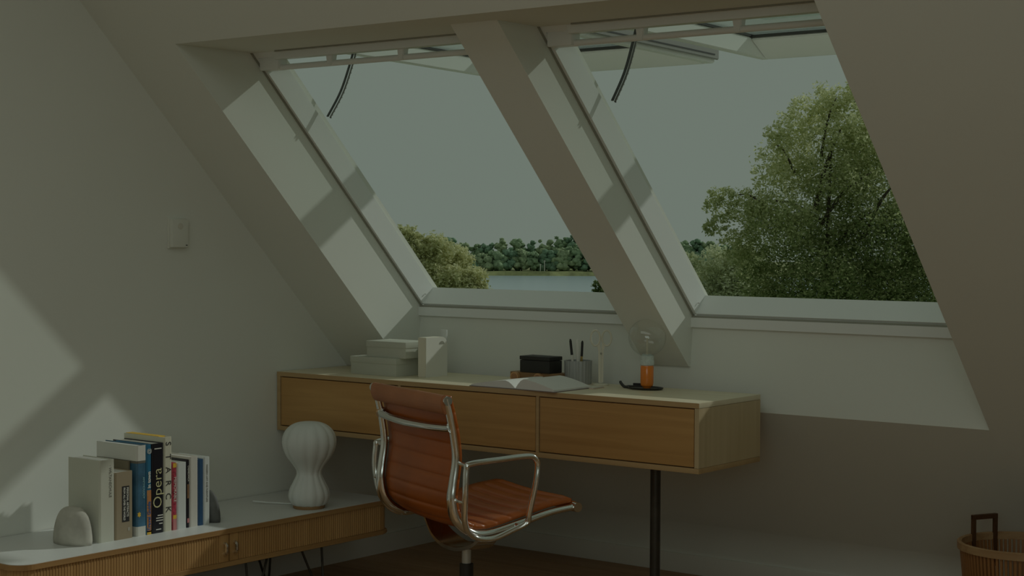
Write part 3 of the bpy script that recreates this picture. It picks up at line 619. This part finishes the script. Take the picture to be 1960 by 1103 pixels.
for i in range(len(fine) - 1):
    for j in range(ny):
        bm.faces.new((grid_t[i][j], grid_t[i][j + 1], grid_t[i + 1][j + 1], grid_t[i + 1][j])); bm.faces.new((grid_b[i][j], grid_b[i + 1][j], grid_b[i + 1][j + 1], grid_b[i][j + 1]))
    for j in (0, ny): bm.faces.new((grid_t[i][j], grid_t[i + 1][j], grid_b[i + 1][j], grid_b[i][j]))
for i in (0, -1):
    for j in range(ny): bm.faces.new((grid_t[i][j], grid_t[i][j + 1], grid_b[i][j + 1], grid_b[i][j]))
fin(bm, 'leather_sling', LEA, ch, smooth=True)
# rolls at the top of the back and front of the seat
def flatloop(cx, cz, rx, rz, rot): return [(cx + rx * math.cos(a) * math.cos(rot) - rz * math.sin(a) * math.sin(rot), cz + rx * math.cos(a) * math.sin(rot) + rz * math.sin(a) * math.cos(rot)) for a in [2 * math.pi * i / 20 for i in range(20)]]
prism('back_roll', flatloop(-0.196, 0.772, 0.029, 0.015, math.radians(100)), -0.238, 0.232, LEAR, ch, 'y', bev=0.002)
prism('seat_roll', flatloop(0.238, 0.450, 0.015, 0.015, 0), -0.230, 0.230, LEA, ch, 'y')
for y_ in (-1, 1):
    tube('roll_end_cap', [(-0.194, y_ * 0.232, 0.784), (-0.194, y_ * 0.248, 0.784)], 0.0135, CHR, ch, 16)
    tube('roll_end_cap', [(0.238, y_ * 0.230, 0.450), (0.238, y_ * 0.252, 0.450)], 0.0145, CHR, ch, 16)
# upper spreader behind the back
pts = cr([(-0.174, -0.230, 0.706), (-0.178, -0.212, 0.702), (-0.186, -0.12, 0.698), (-0.189, 0.0, 0.696), (-0.186, 0.12, 0.698), (-0.178, 0.212, 0.702), (-0.174, 0.230, 0.706)], 6)
tube('back_spreader', pts, lambda t: 0.0095 + 0.008 * (abs(2 * t - 1)) ** 6, CHR, ch, 12, ry=1.2)
# arms
for s_ in (-1, 1):
    def yf(x, z): return s_ * (0.262 + 0.036 * min(1.0, max(0.0, (z - 0.40) / 0.10)))
    pts = cr([(x, yf(x, z), z) for x, q_, z in [(-0.150, 0, 0.609), (-0.05, 0, 0.616), (0.034, 0, 0.620), (0.060, 0, 0.614), (0.070, 0, 0.592), (0.064, 0, 0.54), (0.054, 0, 0.452), (0.052, 0, 0.423), (0.005, 0, 0.402), (-0.060, 0, 0.384), (-0.120, 0, 0.396), (-0.154, 0, 0.440), (-0.165, 0, 0.52), (-0.162, 0, 0.592)]], 6, closed=True)
    bm = bmesh.new(); bm_tube(bm, pts, 0.0080, 12, closed=True, ry=1.35, ref=(0, 1, 0))
    for (ax, az) in ((-0.158, 0.605), (-0.166, 0.50), (-0.10, 0.392), (0.03, 0.414)): bm_tube(bm, [(ax, s_ * 0.236, az), (ax, yf(ax, az), az)], 0.006, 8, ref=(0, 0, 1))
    fin(bm, 'armrest', CHR, ch, auto=True)
# lower bracket
bm = bmesh.new()
prof = cr([(0, -0.236, 0.392), (0, -0.19, 0.374), (0, -0.13, 0.335), (0, -0.06, 0.315), (0, 0, 0.311), (0, 0.06, 0.315), (0, 0.13, 0.335), (0, 0.19, 0.374), (0, 0.236, 0.392)], 5)
for i in range(len(prof) - 1):
    a, b_ = prof[i], prof[i + 1]
    def wv(y): return 0.018 + 0.026 * (1 - abs(y / 0.236) ** 2)
    vs = []
    for q in (a, b_):
        wq = wv(q.y); vs += [bm.verts.new((-0.02 - wq, q.y, q.z)), bm.verts.new((-0.02 + wq, q.y, q.z)), bm.verts.new((-0.02 + wq, q.y, q.z + 0.011)), bm.verts.new((-0.02 - wq, q.y, q.z + 0.011))]
    for f in ((0, 1, 5, 4), (1, 2, 6, 5), (2, 3, 7, 6), (3, 0, 4, 7)): bm.faces.new([vs[k] for k in f])
bmesh.ops.remove_doubles(bm, verts=bm.verts[:], dist=1e-5)
fin(bm, 'seat_bracket', CHR, ch, auto=True)
lathe('gas_column', [(0.014, 0.26), (0.014, 0.316)], plain('satin_white_metal', (0.62, 0.62, 0.58), 0.3, 0.3), ch, 20)
lathe('column_sleeve', [(0.021, 0.075), (0.021, 0.262), (0.016, 0.264)], BLK, ch, 24)
for k in range(5):
    a = k * 2 * math.pi / 5 + 0.3; c, s_ = math.cos(a), math.sin(a)
    arm = tube('base_arm', [(c * 0.015, s_ * 0.015, 0.088), (c * 0.15, s_ * 0.15, 0.075), (c * 0.29, s_ * 0.29, 0.062)], lambda t: 0.017 - 0.007 * t, CHR, ch, 10)
    bm = bmesh.new(); px, py = c * 0.285, s_ * 0.285
    for off in (-0.012, 0.012): bm_tube(bm, [(px - s_ * (off - 0.007), py + c * (off - 0.007), 0.025), (px - s_ * (off + 0.007), py + c * (off + 0.007), 0.025)], 0.025, 20)
    bm_tube(bm, [(px, py, 0.025), (px, py, 0.062)], 0.006, 8); fin(bm, 'caster', BLK, ch, auto=True)

# ---------------- basket ----------------
bk = empty('cane_basket', (-1.778, 4.770, 0), 0, 'round slatted cane basket with dark wooden handle at the lower right', 'basket')
BH, BR = 0.352, 0.178
def hoop(z, r, t, h, mat, name):
    bm = bmesh.new(); sg = 64
    pr_ = [(r + t / 2, z - h / 2), (r + t / 2, z + h / 2), (r, z + h / 2 + 0.003), (r - t / 2, z + h / 2), (r - t / 2, z - h / 2)]
    rg = [[bm.verts.new((q * math.cos(a), q * math.sin(a), zz_)) for q, zz_ in pr_] for a in [2 * math.pi * j / sg for j in range(sg)]]
    for j in range(sg):
        for k in range(5): bm.faces.new((rg[j][k], rg[(j + 1) % sg][k], rg[(j + 1) % sg][(k + 1) % 5], rg[j][(k + 1) % 5]))
    return fin(bm, name, mat, bk, auto=True)
hoop(BH - 0.010, BR, 0.013, 0.020, BASKR, 'rim'); hoop(0.12, BR - 0.023, 0.008, 0.012, BASK, 'hoop'); hoop(0.012, BR - 0.030, 0.012, 0.02, BASK, 'bottom_hoop')
lathe('bottom_disc', [(BR - 0.034, 0.004), (BR - 0.034, 0.012)], BASK, bk, 48)
sm = None
for j in range(84):
    a = 2 * math.pi * (j + 0.5) / 84
    if sm is None:
        bm = bmesh.new(); bm_prism(bm, [(-0.003, -0.0036), (0.003, -0.0036), (0.003, 0.0036), (-0.003, 0.0036)], 0.0, 1.0, 'z'); o = fin(bm, 'slat', BASK, bk); sm = o.data
        for v in sm.vertices:
            v.co.x += (-0.032 if v.co.z < 0.5 else 0.0); v.co.z = 0.006 if v.co.z < 0.5 else BH - 0.018
    else: o = link('slat', sm, None, bk)
    o.location = (0.1745 * math.cos(a), 0.1745 * math.sin(a), 0); o.rotation_euler = (0, 0, a)
# handles: rectangular wooden bows on two sides
RXh = Vector((0.791, 0.611, 0)); FWh = Vector((-0.611, 0.791, 0))
for sgn in (1, -1):
    ang = math.atan2(FWh.y, FWh.x) + 0.42 + (0 if sgn > 0 else math.pi)
    hb = bmesh.new(); w2 = 0.041; r0 = BR - 0.012
    for s_ in (-1, 1): bm_box(hb, r0 - 0.006, r0 + 0.005, s_ * w2 - 0.0055, s_ * w2 + 0.0055, BH - 0.10, BH + 0.058)
    bm_box(hb, r0 - 0.0065, r0 + 0.0055, -w2 - 0.0055, w2 + 0.0055, BH + 0.046, BH + 0.060)
    h = fin(hb, 'handle', BASKD, bk); h.rotation_euler = (0, 0, ang)

# ---------------- outdoors ----------------
FW = Vector((-0.611, 0.791, 0)); RR = Vector((0.791, 0.611, 0))
def at(D, off, z): return FW * D + RR * off + Vector((0, 0, z))
WZ = -8.75
def strip(name, d0, d1, o0, o1, z0, z1, mat, rough=0.0, nseg=1):
    bm = bmesh.new(); A = []
    for i in range(nseg + 1):
        o = o0 + (o1 - o0) * i / nseg; j = random.uniform(-1, 1) * rough
        A.append([bm.verts.new(at(d0 + j, o, z0)), bm.verts.new(at(d0 + j + 3, o, z1 + random.uniform(-1, 1) * rough * 0.08)), bm.verts.new(at(d1, o, z1)), bm.verts.new(at(d1, o, z0))])
    for i in range(nseg):
        for k in range(4): bm.faces.new((A[i][k], A[i + 1][k], A[i + 1][(k + 1) % 4], A[i][(k + 1) % 4]))
    bm.faces.new(A[0]); bm.faces.new(A[-1][::-1]); return fin(bm, name, mat)
m, N, L, P = nt('lake_water'); P.inputs['Base Color'].default_value = (0.46, 0.56, 0.60, 1); P.inputs['Roughness'].default_value = 0.25
tn = N.new('ShaderNodeTexNoise'); tn.inputs['Scale'].default_value = 0.6; tcn = N.new('ShaderNodeTexCoord'); bmp = N.new('ShaderNodeBump'); bmp.inputs['Strength'].default_value = 0.5
L.new(tcn.outputs['Object'], tn.inputs['Vector']); L.new(tn.outputs[0], bmp.inputs['Height']); L.new(bmp.outputs[0], P.inputs['Normal'])
o = strip('lake', 112, 420.5, -160, 260, WZ - 1, WZ, m); tag(o, 'calm grey-blue lake beyond the windows', 'lake')
o = strip('far_shore', 423.5, 620, -180, 280, WZ - 1, WZ + 0.9, plain('shore_grass', (0.30, 0.32, 0.14), 0.9, noise=0.3, scale=0.4), 1.5, 80); tag(o, 'low reedy far shore of the lake', 'shore')
o = strip('near_ground', -40, 110, -120, 160, -9.2, -6.0, plain('meadow_ground', (0.10, 0.15, 0.05), 0.9, noise=0.3, scale=0.3), 1, 20); tag(o, 'green ground below the house', 'ground')
def leaves(name, blobs, count, size, mat, parent, tonef, droop=0.3):
    vs, fs, tn_ = [], [], []
    tot = sum(b[3] ** 2 for b in blobs)
    for (bx_, by_, bz_, br, flat, tb) in blobs:
        k = int(count * br * br / tot)
        # clumped positions
        nc = max(6, int(k / 16)); cl = []
        for _ in range(nc):
            v = Vector((random.gauss(0, 1), random.gauss(0, 1), random.gauss(0, 1))).normalized(); r = br * (random.random() ** 0.42)
            cl.append(Vector((bx_ + v.x * r, by_ + v.y * r, bz_ + v.z * r * flat)))
        for _ in range(k):
            c = random.choice(cl); sp_ = br * 0.10
            p = c + Vector((random.gauss(0, sp_), random.gauss(0, sp_), random.gauss(0, sp_)))
            s = size * random.uniform(0.6, 1.3)
            a = Vector((random.gauss(0, 1), random.gauss(0, 1), random.gauss(0, 1) * 0.7)).normalized()
            b2 = a.cross(Vector((random.gauss(0, 1), random.gauss(0, 1), random.gauss(0, 1)))).normalized()
            i = len(vs); vs += [p - a * s, p + b2 * s * 0.45, p + a * s, p - b2 * s * 0.45]; fs.append((i, i + 1, i + 2, i + 3))
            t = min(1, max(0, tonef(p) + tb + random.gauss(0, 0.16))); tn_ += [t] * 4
    me = bpy.data.meshes.new(name); me.from_pydata(vs, [], fs); at_ = me.attributes.new('tone', 'FLOAT', 'POINT'); at_.data.foreach_set('value', tn_)
    o = link(name, me, mat, parent); o['kind'] = 'stuff'; return o
BARK = plain('bark', (0.075, 0.06, 0.042), 0.9, noise=0.2, scale=8)
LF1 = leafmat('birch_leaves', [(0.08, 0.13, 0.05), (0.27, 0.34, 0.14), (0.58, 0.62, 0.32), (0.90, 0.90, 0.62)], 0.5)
LF2 = leafmat('willow_leaves', [(0.20, 0.24, 0.15), (0.44, 0.49, 0.32), (0.66, 0.70, 0.48), (0.84, 0.86, 0.62)], 0.4)
LF3 = leafmat('bush_leaves', [(0.14, 0.19, 0.09), (0.34, 0.38, 0.18), (0.58, 0.60, 0.33), (0.85, 0.84, 0.55)], 0.4)
# big tree: distance 30 m; 1 m = 105.7 px in the photo frame
def px(x, y, D): return ((x - 980) / 3171.6 * D, 1.25 - (y - 452 - (x - 980) * 0.003) / 3171.6 * D)
def tree(D, xc, name, label, blobpx, count, size, mat, trunk, tonef, cat='tree', zg=-6.0, limbs=()):
    oc = px(xc, 0, D)[0]; base = at(D, oc, zg)
    t = empty(name, base, math.atan2(RR.y, RR.x), label, cat)
    bl_ = []
    for (x, y, r, dy, flat, tb) in blobpx:
        o_, z = px(x, y, D); bl_.append((o_ - oc, dy * D / 30.0, z - zg, r / 3171.6 * D, flat, tb))
    leaves('foliage', bl_, int(count * 1.35), size, mat, t, tonef)
    bm = bmesh.new()
    ztop = px(0, trunk[0], D)[1] - zg
    bm_tube(bm, cr([(0, 0, 0), (0.05, 0, ztop * 0.5), (px(trunk[1], 0, D)[0] - oc, 0, ztop)], 6), lambda q: trunk[2] * (1 - 0.85 * q), 8)
    for (xa, ya, xb, yb, r) in limbs:
        a = px(xa, ya, D); b_ = px(xb, yb, D); dd = random.uniform(-0.6, 0.6); bm_tube(bm, cr([(a[0] - oc, 0, a[1] - zg), ((a[0] + b_[0]) / 2 - oc, dd * 0.3, (a[1] + b_[1]) / 2 - zg + 0.15), (b_[0] - oc, dd, b_[1] - zg)], 4), lambda q: r * (1 - 0.75 * q), 6)
    fin(bm, 'trunk', BARK, t, auto=True); return t
zg = -6.0
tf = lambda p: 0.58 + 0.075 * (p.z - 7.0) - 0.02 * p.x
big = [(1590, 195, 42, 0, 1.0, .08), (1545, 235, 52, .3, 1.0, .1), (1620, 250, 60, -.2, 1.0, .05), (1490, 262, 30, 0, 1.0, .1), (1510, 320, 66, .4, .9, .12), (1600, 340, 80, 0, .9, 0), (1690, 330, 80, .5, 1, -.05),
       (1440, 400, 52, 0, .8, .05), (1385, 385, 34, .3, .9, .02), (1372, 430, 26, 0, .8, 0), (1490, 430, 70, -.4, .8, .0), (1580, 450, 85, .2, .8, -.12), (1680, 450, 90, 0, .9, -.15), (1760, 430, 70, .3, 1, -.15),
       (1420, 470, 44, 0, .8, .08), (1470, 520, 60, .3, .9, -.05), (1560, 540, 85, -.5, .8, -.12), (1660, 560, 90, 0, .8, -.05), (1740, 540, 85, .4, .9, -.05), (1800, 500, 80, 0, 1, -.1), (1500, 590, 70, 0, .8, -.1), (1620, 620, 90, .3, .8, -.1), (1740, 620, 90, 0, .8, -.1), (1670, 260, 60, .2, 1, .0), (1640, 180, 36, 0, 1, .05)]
limbs = [(1560, 400, 1600, 250, .05), (1570, 420, 1450, 385, .045), (1470, 400, 1400, 375, .03), (1570, 430, 1660, 330, .05), (1650, 460, 1720, 340, .05), (1570, 300, 1590, 190, .03), (1600, 470, 1690, 400, .045), (1520, 330, 1480, 270, .025)]
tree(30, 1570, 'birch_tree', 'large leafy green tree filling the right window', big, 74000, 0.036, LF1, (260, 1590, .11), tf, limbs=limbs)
tree(48, 1380, 'willow_bush', 'pale grey-green bushy tree left of the large tree in the right window', [(1375, 510, 40, 0, 1, .05), (1345, 540, 34, .5, 1, 0), (1400, 545, 50, 0, 1, 0), (1430, 500, 36, 0, 1, .05), (1350, 580, 50, 0, .8, -.2), (1320, 500, 20, 0, 1, 0), (1440, 570, 50, 0, 1, -.1)], 16000, 0.055, LF2, (520, 1380, .1), lambda p: 0.8)
tree(52, 840, 'lakeside_bush', 'yellow-green bushy tree at the lower left of the left window', [(800, 470, 26, 0, 1, .0), (835, 480, 34, 0, .9, .05), (870, 500, 34, .5, .9, .1), (820, 530, 44, 0, .9, 0), (870, 545, 40, 0, .9, .05), (910, 530, 24, 0, .9, .15), (780, 450, 22, 0, 1, 0), (760, 500, 50, 0, 1, 0), (900, 570, 40, 0, .9, 0), (925, 545, 14, 0, 1, .1)], 22000, 0.06, LF3, (500, 840, .1), lambda p: 0.88)
tree(60, 1155, 'green_bush', 'small dark green bush against the lake, right of the left window', [(1150, 548, 15, 0, 1, -.1), (1165, 560, 22, 0, .9, -.15), (1185, 570, 26, 0, .9, -.15), (1210, 560, 30, 0, 1, -.15)], 5000, 0.06, LF1, (550, 1165, .06), lambda p: 0.35, cat='bush')
# far treeline: individual crowns
FT = []
for i, (c, d) in enumerate((((0.30, 0.40, 0.24), 0.3), ((0.22, 0.33, 0.22), 0.3), ((0.36, 0.44, 0.26), 0.3))):
    FT.append(plain('far_canopy_%d' % 'abc'.index('abc'[i]), c, 0.95, noise=0.35, scale=1.3, spec=0.1))  # distance haze is tinted into these canopy greens
def ico(bm, c, r, sub=2):
    g = bmesh.ops.create_icosphere(bm, subdivisions=sub, radius=1.0)
    for v in g['verts']:
        d = v.co.copy(); k = 1 + 0.22 * math.sin(d.x * 5.1 + c.x * 3) * math.sin(d.y * 4.7 + c.y) + 0.16 * math.sin(d.z * 6.3 + c.z * 2) + random.uniform(-0.2, 0.2)
        v.co = Vector((d.x * r * k, d.y * r * k, d.z * r * 0.85 * k)) + c
tops = lambda x: 452 + (-7 if 1040 < x < 1230 else 0) + 5 * math.sin(x * 0.05) + (3 if x < 960 else 0) + (6 if x > 1260 else 0)
def FL(row, x):
    w = 'tall rounded tree of the back row' if row == 0 else 'low tree of the front row'
    return w + ' on the wooded far shore'
k = 0
for row, (D, dx0, extra) in enumerate(((446, 0, 0), (434, 14, 26))):
    x = 830 + dx0
    while x < 1420:
        o_, ztop = px(x, tops(x) + extra + random.uniform(-5, 6), D)
        base = at(D, o_, WZ + 0.88); H = ztop - base.z; wd = random.uniform(2.6, 3.8)
        t = empty('far_tree', base, random.uniform(0, 6), FL(row, x), 'tree', ['back row of trees on the far shore', 'front row of trees on the far shore'][row])
        bm = bmesh.new()
        for q in range(46):
            zz_ = H * random.uniform(0.12, 0.9); rad = wd * (0.55 if zz_ < H * 0.75 else 0.38) ; a = random.uniform(0, 6.28); rr_ = random.uniform(0.2, 1.0) * wd * (1.05 - 0.6 * (zz_ / H))
            ico(bm, Vector((rr_ * math.cos(a), rr_ * math.sin(a), zz_)), rad * random.uniform(0.36, 0.66))
        fin(bm, 'foliage', FT[k % 3], t, smooth=True)
        tube('trunk', [(0, 0, 0), (0, 0, H * 0.5)], 0.18, BARK, t, 6)
        x += random.uniform(22, 30); k += 1
for i, (x, yt) in enumerate(((1035, 505), (1043, 498))):
    o_, zt = px(x, yt, 428); base = at(428, o_, WZ + 0.88)
    pl = empty('mast', base, 0, ['shorter pale mast on the far lake shore', 'taller pale mast on the far lake shore'][i], 'pole')
    h = zt - base.z; tube('post', [(0, 0, 0), (0, 0, h)], 0.09, tW, pl, 6); tube('crossarm', [(-0.35, 0, h * 0.93), (0.35, 0, h * 0.93)], 0.05, tW, pl, 6)
